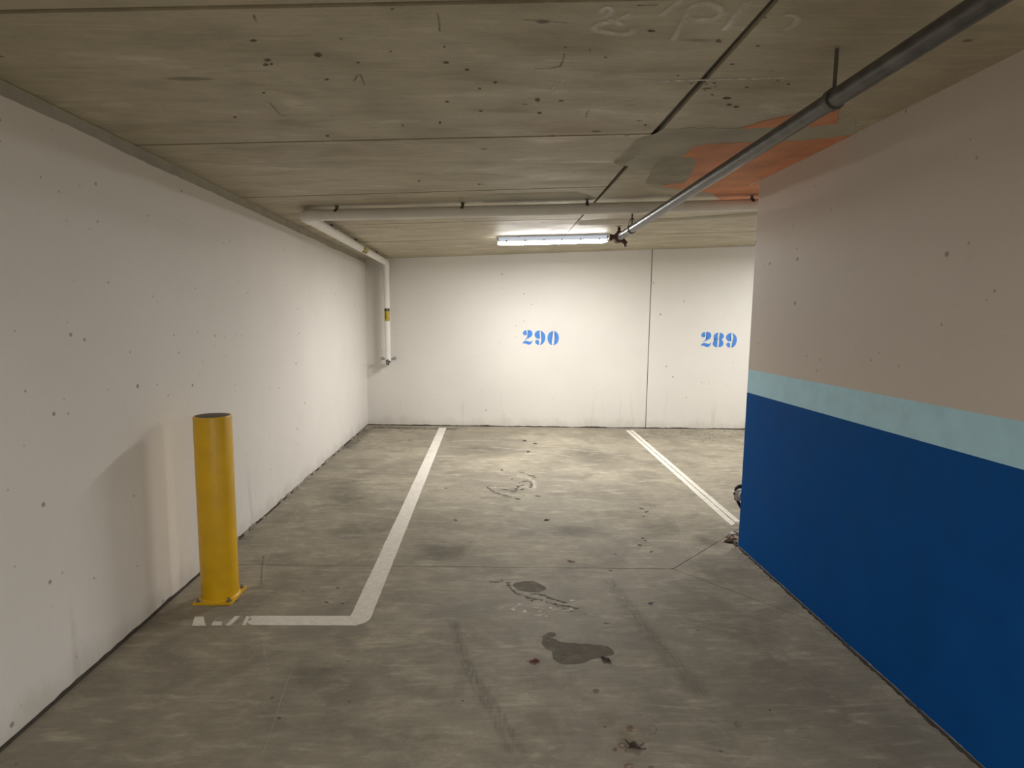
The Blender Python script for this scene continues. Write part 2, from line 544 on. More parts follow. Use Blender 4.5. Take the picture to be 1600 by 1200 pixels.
gaps = [0, .005, .005, .005, .011, .0095, .0085, .010, .012, 0]
for k in range(len(rows) - 1):
    lo, hi, g0, g1 = rows[k], rows[k+1], gaps[k], gaps[k+1]
    xa = XL - .1
    ym = lambda f, x: Vector((x, f(x)))
    xd0 = dx(lo(.8)) - .0020; xd1 = dx(hi(.8)) - .0020
    ceil_grid('ceiling_panel', ((ym(lo, xa) + Vector((0, g0)), ym(lo, xd0) + Vector((0, g0))), (ym(hi, xa) - Vector((0, g1)), ym(hi, xd1) - Vector((0, g1)))), M['ceiling'], ceiling)
rrows = [rows[0], rows[2], rows[8], rows[9]]
rg = [0, .005, .012, 0]
for k in range(3):
    lo, hi, g0, g1 = rrows[k], rrows[k+1], rg[k], rg[k+1]
    xd0 = dx(lo(.8)) + .0020; xd1 = dx(hi(.8)) + .0020
    e = XR + .1
    lo2 = lambda x: lo(min(x, 3.2)); hi2 = lambda x: hi(min(x, 3.2)) if k < 2 else hi(x)
    ceil_grid('ceiling_panel', ((Vector((xd0, lo(xd0) + g0)), Vector((e, (lo2(e) + g0)))), (Vector((xd1, hi(xd1) - g1)), Vector((e, hi2(e) - g1)))), M['ceiling'], ceiling, nx=24)

# repairs on the soffit: thin skim coats with ragged edges
def soffit_coat(name, pix, m, off, amp=.012, step=.035, seed=1):
    rng = random.Random(seed)
    pts = [on_ceil(u, v) for u, v in pix]
    poly = jagged([Vector((p.x, p.y)) for p in pts], amp, step, rng)
    bm = bmesh.new()
    f = bm.faces.new([bm.verts.new((p.x, p.y, 0)) for p in poly])
    bmesh.ops.triangulate(bm, faces=[f])
    for _ in range(2):
        long = [e for e in bm.edges if e.calc_length() > .25]
        if long: bmesh.ops.subdivide_edges(bm, edges=long, cuts=2); bmesh.ops.triangulate(bm, faces=bm.faces[:])
    for v in bm.verts: v.co.z = cz(v.co.x, v.co.y) - off
    ex = bmesh.ops.extrude_face_region(bm, geom=bm.faces[:])
    for g in ex['geom']:
        if isinstance(g, bmesh.types.BMVert): g.co.z += off
    return obj(name, bm, m, ceiling)
c2 = lambda l: [(800 + x * .2834, y * .2834) for x, y in l]
soffit_coat('skim_patch', c2([(785,740),(830,712),(1000,706),(1250,706),(1400,690),(1600,672),(1900,640),(1900,900),(1500,1000),(1300,1075),(1100,1075),(800,1040),(745,1012),(765,940),(690,935),(600,905),(560,888),(600,862),(690,762)]), M['render'], .0012, .010, .03, 3)
soffit_coat('skim_patch', c2([(770,930),(830,860),(1010,870),(1005,930),(975,1000),(850,1018),(738,1012)]), M['render2'], .0020, .006, .03, 4)
soffit_coat('skim_patch', c2([(590,870),(640,835),(700,770),(760,760),(700,850),(610,915),(560,895)]), M['render2'], .0020, .010, .02, 5)
soffit_coat('primer_patch', c2([(1900,740),(1570,776),(1300,782),(1100,792),(1010,805),(935,862),(1005,868),(1012,910),(985,960),(955,1006),(870,1012),(815,1025),(930,1042),(1100,1062),(1150,1100),(1365,1120),(1700,1060),(2000,900)]), M['orange'], .0028, .007, .03, 6)
soffit_coat('primer_patch', c2([(1262,706),(1330,686),(1400,662),(1480,648),(1570,626),(1800,590),(1800,680),(1570,702),(1400,700)]), M['orange'], .0030, .007, .03, 7)
soffit_coat('skim_patch', [(905,345),(960,342),(1050,341),(1186,331),(1240,330),(1240,338),(1186,336),(1100,342),(1000,349),(905,352)], M['render2'], .0012, .012, .04, 8)
soffit_coat('skim_patch', [(740,305),(900,300),(935,311),(905,314),(760,318)], M['render'], .0010, .012, .03, 9)

# ---- walls
wl = obj('wall_left', box((XL - .15, YB - .15, -.16), (XL, 8.70, cz(XL, 5) - .001)), M['wall'])
tag(wl, 'white painted concrete wall with small pits running along the left', kind='structure')
rng = random.Random(5)
def ragged_strip(pts_lo, pts_hi, out, name, m, parent):
    """thin ragged band on a wall; pts are 3-D, out = outward vector"""
    bm = bmesh.new(); n = len(pts_lo)
    A = [bm.verts.new(p) for p in pts_lo]; B = [bm.verts.new(p) for p in pts_hi]
    A2 = [bm.verts.new(Vector(p) + out) for p in pts_lo]; B2 = [bm.verts.new(Vector(p) + out) for p in pts_hi]
    for k in range(n - 1):
        bm.faces.new((A2[k], A2[k+1], B2[k+1], B2[k]))
        bm.faces.new((B[k], B2[k], B2[k+1], B[k+1])); bm.faces.new((A[k], A[k+1], A2[k+1], A2[k]))
    bm.faces.new((A[0], A2[0], B2[0], B[0])); bm.faces.new((A[-1], B[-1], B2[-1], A2[-1]))
    return obj(name, bm, m, parent)
ys = [YB + 13.6 * i / 300 for i in range(301)]
ragged_strip([(XL, y, cz(XL, y) - .055 - .012 * mnoise.noise((y * 1.7, 0, 0)) - .006 * rng.random()) for y in ys], [(XL, y, cz(XL, y) - .002) for y in ys], Vector((.003, 0, 0)), 'unpainted_strip', M['strip'], wl)
b1 = ragged_strip([(XL, y, -.002) for y in ys], [(XL, y, .013 + .010 * mnoise.noise((y * 3.1, 3, 0)) + .007 * rng.random()) for y in ys], Vector((.006, 0, 0)), 'baseboard_left', M['dirt'], None)
tag(b1, 'dark ragged gap along the foot of the left wall', kind='structure')
bm = bmesh.new()
for i in range(46):
    y = rng.uniform(3.4, 8.5); L = rng.uniform(.03, .16); h = rng.uniform(.012, .03)
    add_prism(bm, [(XL - .001, y), (XL + rng.uniform(.008, .02), y + L*.3), (XL + rng.uniform(.006, .014), y + L*.8), (XL - .001, y + L)], -.001, h)
tag(obj('mortar_crumbs', bm, M['mortar'], b1), kind='stuff')

def back_pt(s, z, out=0.0):
    return WB0 + _wbx * s + _wbn * out + Vector((0, 0, z))
SEAM = (on_back(1014, 530) - WB0).dot(_wbx)
SEND = (XR - XL) / _wbx.x + .05
def back_slab(s0, s1, f0, f1, z0=-.16, n=12, drop=.001):
    bm = bmesh.new(); fr = []; bk = []
    for i in range(n + 1):
        s = s0 + (s1 - s0) * i / n
        p = back_pt(s, 0)
        zt = cz(p.x, p.y) - drop
        fr.append((bm.verts.new(back_pt(s, z0, f1)), bm.verts.new(back_pt(s, zt, f1))))
        bk.append((bm.verts.new(back_pt(s, z0, f0)), bm.verts.new(back_pt(s, zt, f0))))
    for i in range(n):
        bm.faces.new((fr[i][0], fr[i+1][0], fr[i+1][1], fr[i][1]))
        bm.faces.new((bk[i][0], bk[i][1], bk[i+1][1], bk[i+1][0]))
        bm.faces.new((fr[i][1], fr[i+1][1], bk[i+1][1], bk[i][1]))
        bm.faces.new((fr[i][0], bk[i][0], bk[i+1][0], fr[i+1][0]))
    for i in (0, n): bm.faces.new((fr[i][0], fr[i][1], bk[i][1], bk[i][0]))
    return bm
wb = obj('wall_back', back_slab(0, SEND, -.16, -.018), M['sealant'])
tag(wb, 'white painted back wall of two panels carrying blue bay numbers', kind='structure')
obj('wall_panel', back_slab(.0, SEAM - .007, -.018, 0), M['wall2'], wb)
obj('wall_panel', back_slab(SEAM + .007, SEND, -.018, .0), M['wall2'], wb)
ss = [SEND * i / 300 for i in range(301)]
b2 = ragged_strip([back_pt(s, -.002) for s in ss], [back_pt(s, .010 + .010 * mnoise.noise((s * 3.1, 9, 0)) + .006 * rng.random()) for s in ss], _wbn * .006, 'baseboard_back', M['dirt'], None)
tag(b2, 'dark dirty line along the foot of the back wall', kind='structure')
tag(obj('wall_right', box((XR, YB, -.16), (XR + .15, by(XR), 2.75)), M['wall2']), 'white wall at the far right end', kind='structure')
tag(obj('wall_behind', box((XL, YB - .15, -.16), (XR, YB, cz(XL, YB))), M['wall2']), 'white wall behind the viewer', kind='structure')

# ================================================================== COLUMN
CXF, CYF, CYN, CW = 1.816, 3.925, 1.35, .42
col = empty('column', (CXF, CYF, 0))
tag(col, 'broad concrete column painted dark blue below with a pale blue band', 'column')
Z1, Z2 = 1.117, 1.278
ztop = min(cz(CXF, CYN), cz(CXF, CYF)) - .001
def col_seg(name, z0, z1, m, over=0.0):
    return obj(name, box((-over, CYN - CYF - over, z0), (CW + over, over, z1)), m, col)
bm = bmesh.new()
add_box(bm, (0, CYN - CYF, 0), (CW, 0, 2.4))
for v in bm.verts:
    if v.co.z > 2: v.co.z = cz(v.co.x + CXF, v.co.y + CYF) - .001
    else: v.co.z = Z2
bmesh.ops.bevel(bm, geom=[e for e in bm.edges if abs(e.verts[0].co.x - e.verts[1].co.x) < 1e-4 and abs(e.verts[0].co.y - e.verts[1].co.y) < 1e-4], offset=.012, segments=3, affect='EDGES')
obj('upper_shaft', bm, M['column'], col)
def chamfer_seg(z0, z1):
    bm = bmesh.new(); add_box(bm, (0, CYN - CYF, z0), (CW, 0, z1))
    bmesh.ops.bevel(bm, geom=[e for e in bm.edges if abs(e.verts[0].co.z - e.verts[1].co.z) > .1], offset=.012, segments=3, affect='EDGES')
    return bm
tag(obj('paint_band', chamfer_seg(Z1, Z2), M['ltblue'], col), 'pale blue painted band')
tag(obj('painted_base', chamfer_seg(0, Z1), M['blue'], col), 'dark blue painted lower part')
# bare grey fringe at the foot, then dark dirt
ys2 = [CYN - CYF + (CYF - CYN) * i / 120 for i in range(121)]
ragged_strip([(0, y, .0) for y in ys2], [(0, y, .007 + .005 * mnoise.noise((y * 6, 1, 0)) + .003 * rng.random()) for y in ys2], Vector((-.002, 0, 0)), 'foot_fringe', M['mortar'], col)
bm = bmesh.new()
for i in range(230):
    y = rng.uniform(CYN - CYF, 0); L = rng.uniform(.02, .12); w = rng.uniform(.004, .022)
    add_prism(bm, [(-.0005, y), (-w, y + L * .3), (-w * rng.uniform(.4, 1), y + L * .7), (-.0005, y + L)], 0, rng.uniform(.001, .007))
tag(obj('foot_dirt', bm, M['dirt'], col), kind='stuff')

# ================================================================== FLOOR MARKINGS
def marking(name, poly, z=.0016, seed=1, amp=.0016):
    rg_ = random.Random(seed)
    return prism(jagged([Vector((p[0], p[1])) for p in poly], amp, .05, rg_), .0002, z)
fl = lambda u, v: on_floor(u, v)
poly = [fl(686, 668.5), fl(697.5, 668.5), fl(581, 962), fl(578, 968), fl(571, 973), fl(556, 977.5), fl(395, 977), fl(389, 976), fl(386, 972), fl(394, 968), fl(388, 964), fl(396, 962.5), fl(548, 962.5)]
ln = empty('parking_line', fl(565, 970))
tag(ln, 'long white L-shaped bay line on the left of the marked bay', 'floor marking')
def local(o, part):
    part.location = -Vector(o.location); return part
local(ln, obj('stripe', marking('stripe', poly, seed=2), M['line'], ln))
# the worn-away left end: leftover flecks and diagonal scrapes of the same paint
for k, q in enumerate(([(352,977.5),(360,977.5),(375,963),(367,963)], [(378,977),(384,977),(391,963),(385,963)], [(330,977.5),(346,977.5),(347,972),(333,971)], [(300,978),(322,978),(318,964),(304,964)])):
    local(ln, obj('paint_remnant', marking('r', [fl(*p) for p in q], seed=20 + k), M['line'], ln))
rl = empty('parking_line', (r1.x, r1.y, 0))
tag(rl, 'white bay line split lengthwise by a joint, running to the blue column', 'floor marking')
LA, LB = fl(977.7, 672.5), fl(1142.8, 821.6); RA, RB = fl(989.4, 672.5), fl(1157, 815.5)
def offs(p, s):
    q = Vector((p.x, p.y)); n = Vector((-rdir.y, rdir.x))
    return q + n * s
side = 1 if (Vector((RA.x, RA.y)) - r0).dot(Vector((-rdir.y, rdir.x))) > 0 else -1
ja, jb = r0, r0 + rdir * ((Vector((RB.x, RB.y)) - r0).dot(rdir))
local(rl, obj('stripe', marking('s', [LA, offs(ja, -side * .005), offs(r1 + rdir*.0, -side * .005), LB], seed=31, amp=.0025), M['line'], rl))
local(rl, obj('stripe', marking('s', [offs(ja, side * .005), RA, RB, offs(jb, side * .005)], seed=32, amp=.0025), M['line'], rl))

# ================================================================== BAY NUMBERS
D2 = [[(400,288),(350,298),(310,335),(300,375),(315,415),(355,432),(395,418),(412,380),(405,345),(390,328),(406,302)],
      [(430,285),(490,285),(545,315),(568,370),(560,425),(520,475),(450,515),(345,560),(400,510),(445,450),(462,390),(455,330),(430,300)],
      [(290,662),(330,600),(370,580),(430,585),(490,605),(530,600),(556,570),(572,575),(560,620),(530,665),(490,688),(440,685),(390,665),(340,652)]]
D9 = [[(762,290),(700,305),(645,350),(625,405),(640,465),(685,510),(730,522),(775,512),(778,488),(745,486),(740,440),(740,380),(750,330),(764,315)],
      [(790,295),(850,325),(905,385),(928,480),(905,590),(850,665),(790,692),(785,675),(810,640),(820,560),(825,450),(820,350),(795,318)],
      [(700,550),(740,565),(752,600),(738,635),(735,655),(750,668),(748,690),(700,680),(655,640),(645,595),(665,562)]]
D0 = [[(1138,305),(1070,325),(1010,390),(985,480),(1000,580),(1050,660),(1115,692),(1118,672),(1100,640),(1098,540),(1105,420),(1115,345),(1138,320)],
      [(1168,303),(1230,330),(1285,400),(1302,490),(1285,590),(1235,660),(1160,692),(1158,672),(1185,640),(1190,540),(1195,420),(1190,345),(1168,320)]]
D8 = [[(745,300),(670,310),(615,355),(598,415),(625,470),(690,505),(620,540),(580,620),(600,695),(660,740),(720,742),(705,700),(710,600),(722,540),(735,510),(715,480),(718,400),(728,330)],
      [(780,300),(850,310),(900,355),(918,410),(890,465),(830,497),(885,540),(915,620),(890,700),(830,738),(760,740),(770,700),(778,600),(787,545),(766,510),(795,475),(800,400),(798,330)]]
def number(px, label, digits):
    """digits: (strokes, x0 of source, scale, dx, dy) in stencil units; 1 unit = 1 photo pixel on the wall"""
    p = on_back(*px)
    root = empty('bay_number', p)
    root.rotation_euler = (0, 0, math.atan2(_wbx.y, _wbx.x))
    tag(root, label, 'number')
    unit = (on_back(px[0] + 10, px[1]) - p).length / 10
    for strokes, fx in digits:
        bm = bmesh.new()
        for s in strokes:
            q = [fx(x, y) for x, y in s]
            q = smooth_poly([Vector(v) for v in q], 5)
            a = [bm.verts.new((v.x * unit, -.0012, -v.y * unit)) for v in q]
            b = [bm.verts.new((v.x * unit, -.0001, -v.y * unit)) for v in q]
            f = bm.faces.new(a); n = len(a)
            for k in range(n): bm.faces.new((a[k], b[k], b[(k+1) % n], a[(k+1) % n]))
            bmesh.ops.triangulate(bm, faces=[f])
        obj('digit', bm, M['number'], root)
fa = lambda x, y: ((x - 800) / 17.78, (y - 490) / 17.78)         # 290, origin at its centre (845, 527.5)
f2 = lambda x, y: ((x - 715) / 17.75 + (-1.0), (y - 490) / 17.4)
number((845, 527.6), 'bright blue stencilled number 290 near the middle of the back wall', [(D2, fa), (D9, fa), (D0, fa)])
fb2 = lambda x, y: ((x - 435) / 17.2 - 20.5, (y - 487) / 17.2 - .2)
fb8 = lambda x, y: ((x - 777) / 20.0, (y - 515) / 20.0)
fb9 = lambda x, y: ((x - 777) / 17.6 + 19.0, (y - 490) / 17.4 + .6)
number((1123.8, 530.9), 'bright blue stencilled number 289 on the right wall panel beside the column', [(D2, fb2), (D8, fb8), (D9, fb9)])

# ================================================================== BOLLARD
P1, P2 = on_floor(357, 947), on_floor(381, 919)
BR = .098
bx_, by_ = (P1.x + P2.x) / 2 - .093, (P1.y + P2.y) / 2 + .01
bol = empty('bollard', (bx_, by_, 0))
tag(bol, 'yellow steel bollard on a bolted square base plate by the left wall', 'bollard')
BH = at_depth(358, 648, by_).z
obj('base_plate', box((-.107, -.107, 0), (.107, .107, .012), .002), M['yellow'], bol)
obj('post', lathe([(BR, .012), (BR, BH - .012), (BR - .004, BH - .004), (BR - .012, BH - .004)], 48), M['yellow'], bol, True)
tag(obj('cap', lathe([(0, BH + .002), (BR * .6, BH), (BR - .006, BH - .006), (BR - .010, BH - .012)], 48), M['cap'], bol, True), 'dark top cap')
tag(obj('weld_bead', lathe([(BR, .020), (BR + .005, .016), (BR + .008, .012)], 48), M['yellow'], bol, True))
for sx in (-1, 1):
    for sy in (-1, 1):
        b = obj('bolt', lathe([(.017, .012), (.017, .0145), (.0105, .0145), (.0105, .024), (.006, .024), (.006, .034), (0, .035)], 6), M['bolt'], bol)
        b.location = (sx * .085, sy * .085, 0)

# ================================================================== WHITE PIPE RUN
PR = .0425
A = Vector((-1.45, 4.715, 2.393)); Bm = Vector((2.05, 4.40, 2.488)); dm = (Bm - A).normalized()
Bend = A + dm * 8.2
Cc = Vector((-1.45, 8.45, 2.393)); Dn = Vector((-1.437, 8.45, .985))
pr = empty('drain_pipe', (A.x, A.y, A.z))
tag(pr, 'white plastic pipe run below the ceiling, dropping down the back wall corner', 'pipe')
def pp(name, bm, m, label=None, smooth=True, parent=None):
    o = obj(name, bm, m, parent or pr, smooth)
    if parent is None: o.location = -A
    if label: o['label'] = label
    return o
dyv = Vector((0, 1, 0)); dz = Vector((0, 0, -1))
ER = .075
pp('main_pipe', tube([A + dm * (ER + .03), A + dm * 3.0, Bend], PR, 32), M['pvc'])
pp('side_pipe', tube([A + dyv * (ER + .03), Cc - dyv * (ER * .9)], PR, 32), M['pvc'])
pp('drop_pipe', tube([Cc + dz * (ER * .9), Dn], PR, 32), M['pvc'])
ax = (dm - dyv * dm.dot(dyv)).normalized()
cpt = A + dm * ER + dyv * ER
ctr = [A + dm * (ER + .075)] + [cpt - dyv * ER * math.cos(t) - dm * ER * math.sin(t) for t in [PI/2*i/10 for i in range(11)]] + [A + dyv * (ER + .075)]
pp('elbow', tube(ctr, PR + .0055, 32), M['pvc'])
c2_ = Cc - dyv * ER * .6 + dz * ER * .6
ctr = [Cc - dyv * (ER * .6 + .06)] + [c2_ + Vector((0, 0, 1)) * ER * .6 * math.cos(t) + dyv * ER * .6 * math.sin(t) for t in [PI/2*i/10 for i in range(11)]] + [Cc + dz * (ER * .6 + .08)]
pp('elbow', tube(ctr, PR + .005, 32), M['pvc'])
# stickers wrap the pipe
def wrap(p0, p1, r, a0, a1, up, n=10):
    """curved patch of a pipe surface from p0 to p1, angles measured from 'up' about the axis"""
    d = (p1 - p0).normalized(); w = d.cross(up).normalized()
    bm = bmesh.new(); R_ = []
    for p in (p0, p1):
        R_.append([bm.verts.new(p + (up * math.cos(a0 + (a1 - a0) * k / n) + w * math.sin(a0 + (a1 - a0) * k / n)) * r) for k in range(n + 1)])
    for k in range(n): bm.faces.new((R_[0][k], R_[0][k+1], R_[1][k+1], R_[1][k]))
    return bm
def hanger(p, d, nm='hanger'):
    """split ring on the pipe, boss nut and stud up to the soffit"""
    u = d.normalized()
    zc = cz(p.x, p.y)
    h = pp(nm, wrap(p - u * .012, p + u * .012, PR + .002, -1.2, 1.2, (Vector((0, 0, 1)) - u * u.z).normalized(), 14), M['rod'], None, False)
    pp('stud', tube([(p.x, p.y, p.z + PR), (p.x, p.y, zc - .001)], .006, 10), M['rod'], parent=h)
    pp('nut', tube([(p.x, p.y, p.z + PR + .002), (p.x, p.y, min(zc - .004, p.z + PR + .016))], .013, 6), M['rod'], False, parent=h)
    pp('ceiling_plate', tube([(p.x, p.y, zc - .006), (p.x, p.y, zc - .0005)], .017, 12), M['rod'], False, parent=h)
    return h
for u, v in ((525, 329), (722, 322), (918, 315), (1176, 311)):
    # nearest point of the pipe axis to that sight line
    best = min((A + dm * t for t in [i * .01 for i in range(0, 400)]), key=lambda q: abs((q - CAM).normalized().dot(ray(u, v).normalized()) - 1))
    hanger(best, dm)
for yy in (5.55, 6.55, 7.75):
    hanger(Vector((A.x, yy, A.z)), dyv)
def sticker(p0, p1, up, half, flip=1):
    L = (p1 - p0); at = lambda t: p0 + L * t
    st = pp('label_sticker', wrap(p0 - L * .03, p1 + L * .03, PR + .0008, -half * 1.12, half * 1.12, up), M['pvc'], 'yellow and black pipe label', False)
    pp('black_panel', wrap(at(0), at(.2), PR + .0012, -half, half, up), M['stkblack'], parent=st)
    pp('yellow_panel', wrap(at(.2), at(.93), PR + .0012, -half, half, up), M['stkyellow'], parent=st)
    pp('pale_foot', wrap(at(.93), at(1), PR + .0012, -half, half, up), M['stkpale'], parent=st)
    pp('symbol', wrap(at(.05), at(.15), PR + .0016, -half * .18, half * .18, up), M['stkpale'], parent=st)
    for k in range(7):
        a = .25 + k * .09
        pp('print_bar', wrap(at(a), at(a + .06), PR + .0016, flip * half * .28, flip * half * .72, up), M['stkblack'], parent=st)
z0 = at_depth(606, 482, 8.41).z; z1 = at_depth(606, 502, 8.41).z
xm = Cc.x + (Dn.x - Cc.x) * (Cc.z - z0) / (Cc.z - Dn.z)
xm2 = Cc.x + (Dn.x - Cc.x) * (Cc.z - z1) / (Cc.z - Dn.z)
tosee = (CAM - Vector((xm, 8.45, z0))); tosee.z = 0; tosee.normalize()
sticker(Vector((xm, 8.45, z0)), Vector((xm2, 8.45, z1)), tosee, 1.0, 1)
dirv = Vector((.95, 0, -.55)).normalized()
sticker(Vector((A.x, 6.78, A.z)), Vector((A.x, 7.02, A.z)), dirv, .85, 1)
# fitting at the foot of the drop
pp('end_collar', tube([Dn + Vector((0, 0, .05)), Dn], PR + .005, 28), M['pvc'])
br = pp('wall_bracket', tube([Dn + Vector((-.095, .03, .022)), Dn + Vector((.095, .03, .022))], .011, 10), M['bolt'])
for s in (-1, 1):
    pp('lug', tube([Dn + Vector((s * .088, -.012, .030)), Dn + Vector((s * .088, .045, .030))], [.024, .027], 16), M['bolt'], parent=br)
    pp('lug_arm', tube([Dn + Vector((s * .088, .02, .02)), Dn + Vector((s * .06, .12, .02))], .010, 8), M['bolt'], parent=br)
pp('plug', lathe([(0, .004), (.034, .004), (.034, -.016), (.026, -.022), (.026, -.030), (.016, -.034), (.016, -.058), (.012, -.064), (0, -.064)], 18, Dn + Vector((0, 0, 0))), M['steel'])
pp('tap_outlet', tube([Dn + Vector((0, -.02, .005)), Dn + Vector((0, -.06, .0)), Dn + Vector((0, -.08, -.018)), Dn + Vector((0, -.084, -.045))], [.020, .019, .016, .013], 14), M['steel'], 'dark metal drain tap')

# ================================================================== SPRINKLER PIPE
SE = at_depth(967, 371, 5.2); SX = SE.x
d_ = ray(1247, 191); S2 = CAM + d_ * (SX / d_.x)
sd = (S2 - SE).normalized()
SR = .031
sp = empty('sprinkler_pipe', SE)
tag(sp, 'dark steel sprinkler pipe slanting from the lamp to the upper right', 'pipe')
def sq(name, bm, m, label=None, smooth=True, parent=None):
    o = obj(name, bm, m, parent or sp, smooth)
    if parent is None: o.location = -SE
    if label: o['label'] = label
    return o
sq('pipe', tube([SE + sd * .30, SE + sd * 3.0, SE + sd * 9.0], SR, 32), M['steel'])
sq('sleeve', tube([SE - sd * .03, SE + sd * .30], SR + .0015, 32), M['steel'])
tee = sq('end_tee', tube([SE - sd * .05, SE - sd * .045, SE + sd * .035, SE + sd * .04], [.040, .048, .048, .042], 28), M['redox'], 'red-brown iron end fitting')
for ang in (math.radians(178), math.radians(-38)):
    e = Vector((math.cos(ang), 0, math.sin(ang)))
    sq('ear', tube([SE + e * .040, SE + e * .088], [.022, .017], 10), M['redox'], parent=tee)
    q = SE + e * .074
    sq('clamp_bolt', tube([q + Vector((0, 0, .026)), q + Vector((0, 0, -.034))], .0085, 8), M['redox'], parent=tee)
    sq('clamp_nut', tube([q + Vector((0, 0, -.020)), q + Vector((0, 0, -.030))], .015, 6), M['redox'], False, parent=tee)
hd = sq('sprinkler_head', lathe([(.020, .040), (.020, .056), (.012, .060), (.012, .076), (.009, .080), (.009, .088), (0, .088)], 14, SE), M['redox'], 'upright sprinkler head')
for s in (-1, 1):
    sq('frame_arm', tube([SE + Vector((s * .010, 0, .066)), SE + Vector((s * .013, 0, .078)), SE + Vector((s * .003, 0, .098))], .003, 6), M['redox'], parent=hd)
sq('deflector', lathe([(0, .100), (.022, .100), (.028, .097), (.028, .0955), (0, .098)], 16, SE), M['brass'], parent=hd)
# hanger rod and clevis
tH = (4.74 - SE.y) / sd.y
HP = SE + sd * tH
hz = cz(HP.x, HP.y)
hg = sq('hanger', tube([HP - sd * .012, HP + sd * .012], SR + .006, 24), M['rod'])
sq('rod', tube([HP + Vector((0, 0, SR)), Vector((HP.x, HP.y, hz - .001))], .0065, 10), M['rod'], parent=hg)
sq('rod_nut', tube([HP + Vector((0, 0, SR + .042)), HP + Vector((0, 0, SR + .055))], .016, 6), M['rod'], False, parent=hg)
for s in (-1, 1):
    sq('clevis_leg', tube([HP + Vector((s * .012, 0, SR + .048)), HP + Vector((s * .034, 0, SR * .4))], .003, 6), M['rod'], parent=hg)
sq('ceiling_plate', tube([(HP.x, HP.y, hz - .007), (HP.x, HP.y, hz - .0005)], .022, 12), M['rod'], False, parent=hg)
for yy in (2.0, -.6):
    t_ = (yy - SE.y) / sd.y; q = SE + sd * t_; zz = cz(q.x, q.y)
    h2 = sq('hanger', tube([q - sd * .012, q + sd * .012], SR + .006, 24), M['rod'])
    sq('rod', tube([q + Vector((0, 0, SR)), Vector((q.x, q.y, zz - .001))], .0065, 10), M['rod'], parent=h2)

# ================================================================== BATTEN LAMPS
def make_lamp(glow, watts):
    L = 1.235; h = L / 2
    root = empty('ceiling_lamp')
    def sweep(prof, x0, x1, taper=0.0):
        """closed profile in y-z swept along x, both ends drawn in by taper"""
        bm = bmesh.new()
        st = [(x0, 1 - taper), (x0 + .05, 1), (x1 - .05, 1), (x1, 1 - taper)] if taper else [(x0, 1), (x1, 1)]
        zc = sum(p[1] for p in prof) / len(prof)
        rings = [[bm.verts.new((x, y * s, zc + (z - zc) * s)) for y, z in prof] for x, s in st]
        n = len(prof)
        for a, b in zip(rings, rings[1:]):
            for k in range(n): bm.faces.new((a[k], a[(k+1) % n], b[(k+1) % n], b[k]))
        bm.faces.new(rings[0][::-1]); bm.faces.new(rings[-1])
        return bm
    obj('housing', sweep([(-.048, -.012), (.048, -.012), (.058, -.028), (.058, -.058), (-.058, -.058), (-.058, -.028)], -h + .012, h - .012), M['housing'], root)
    pr_ = [(.052 * math.cos(t), -.0585 - .032 * math.sin(t)) for t in [PI * i / 12 for i in range(13)]]
    obj('diffuser', sweep(pr_, -h, h, .7), glow, root, True)
    for s in (-1, 1):
        obj('end_cap', box((s * (h - .006) - .008, -.052, -.053), (s * (h - .006) + .008, .052, -.018), .004), M['clip'], root)
        obj('mounting_bracket', box((s * .38 - .015, -.03, -.012), (s * .38 + .015, .03, 0), .001), M['clip'], root)
    for s in (-1, 1):
        for x in (-.52, -.31, -.10, .10, .31, .52):
            obj('clip', box((x - .009, s * .058 - .003, -.068), (x + .009, s * .058 + .003, -.044), .0015), M['clip'], root)
    cd = obj('conduit', tube([(h - .01, 0, -.03), (h + .04, 0, -.03), (h + .06, 0, -.022), (h + .066, 0, -.001)], .010, 12), M['conduit'], root, True)
    ld = bpy.data.lights.new('lamp_tubes', 'AREA')
    ld.shape = 'RECTANGLE'; ld.size = L - .12; ld.size_y = .07
    ld.energy = watts; ld.color = LAMP_COLOR
    lo_ = bpy.data.objects.new('lamp_tubes', ld); COL.objects.link(lo_)
    lo_.parent = root; lo_.location = (0, 0, -.0925)
    obj('cable_gland', tube([(h, 0, -.03), (h + .022, 0, -.03)], .017, 8), M['clip'], root)
    return root
def place_lamp(o, x, y, label):
    dzx = (cz(x + .5, y) - cz(x - .5, y))
    o.location = (x, y, cz(x, y) - .0005)
    o.rotation_euler = (0, -math.atan(dzx), -.02)
    tag(o, label, 'lamp', 'batten lamps on the ceiling')
a_, b_ = on_ceil(777, 371), on_ceil(948, 367)
lamp = make_lamp(M['lamp'], LAMP_WATTS)
place_lamp(lamp, (a_.x + b_.x) / 2, (a_.y + b_.y) / 2 - .03, 'lit white batten lamp on the ceiling above the number 290')
l2 = copy_tree(lamp)
place_lamp(l2, 4.55, 6.42, 'lit white batten lamp farther right behind the blue column')
aisle = make_lamp(M['lamp_fill'], AISLE_FILL_WATTS)  # two out-of-view lamps added to brighten the near part of the bay
place_lamp(aisle, .6, -1.7, 'added fill lamp over the aisle, unseen behind the viewer')
l4 = copy_tree(aisle); place_lamp(l4, 5.2, -1.7, 'added fill lamp over the aisle, unseen behind the viewer, farther right')

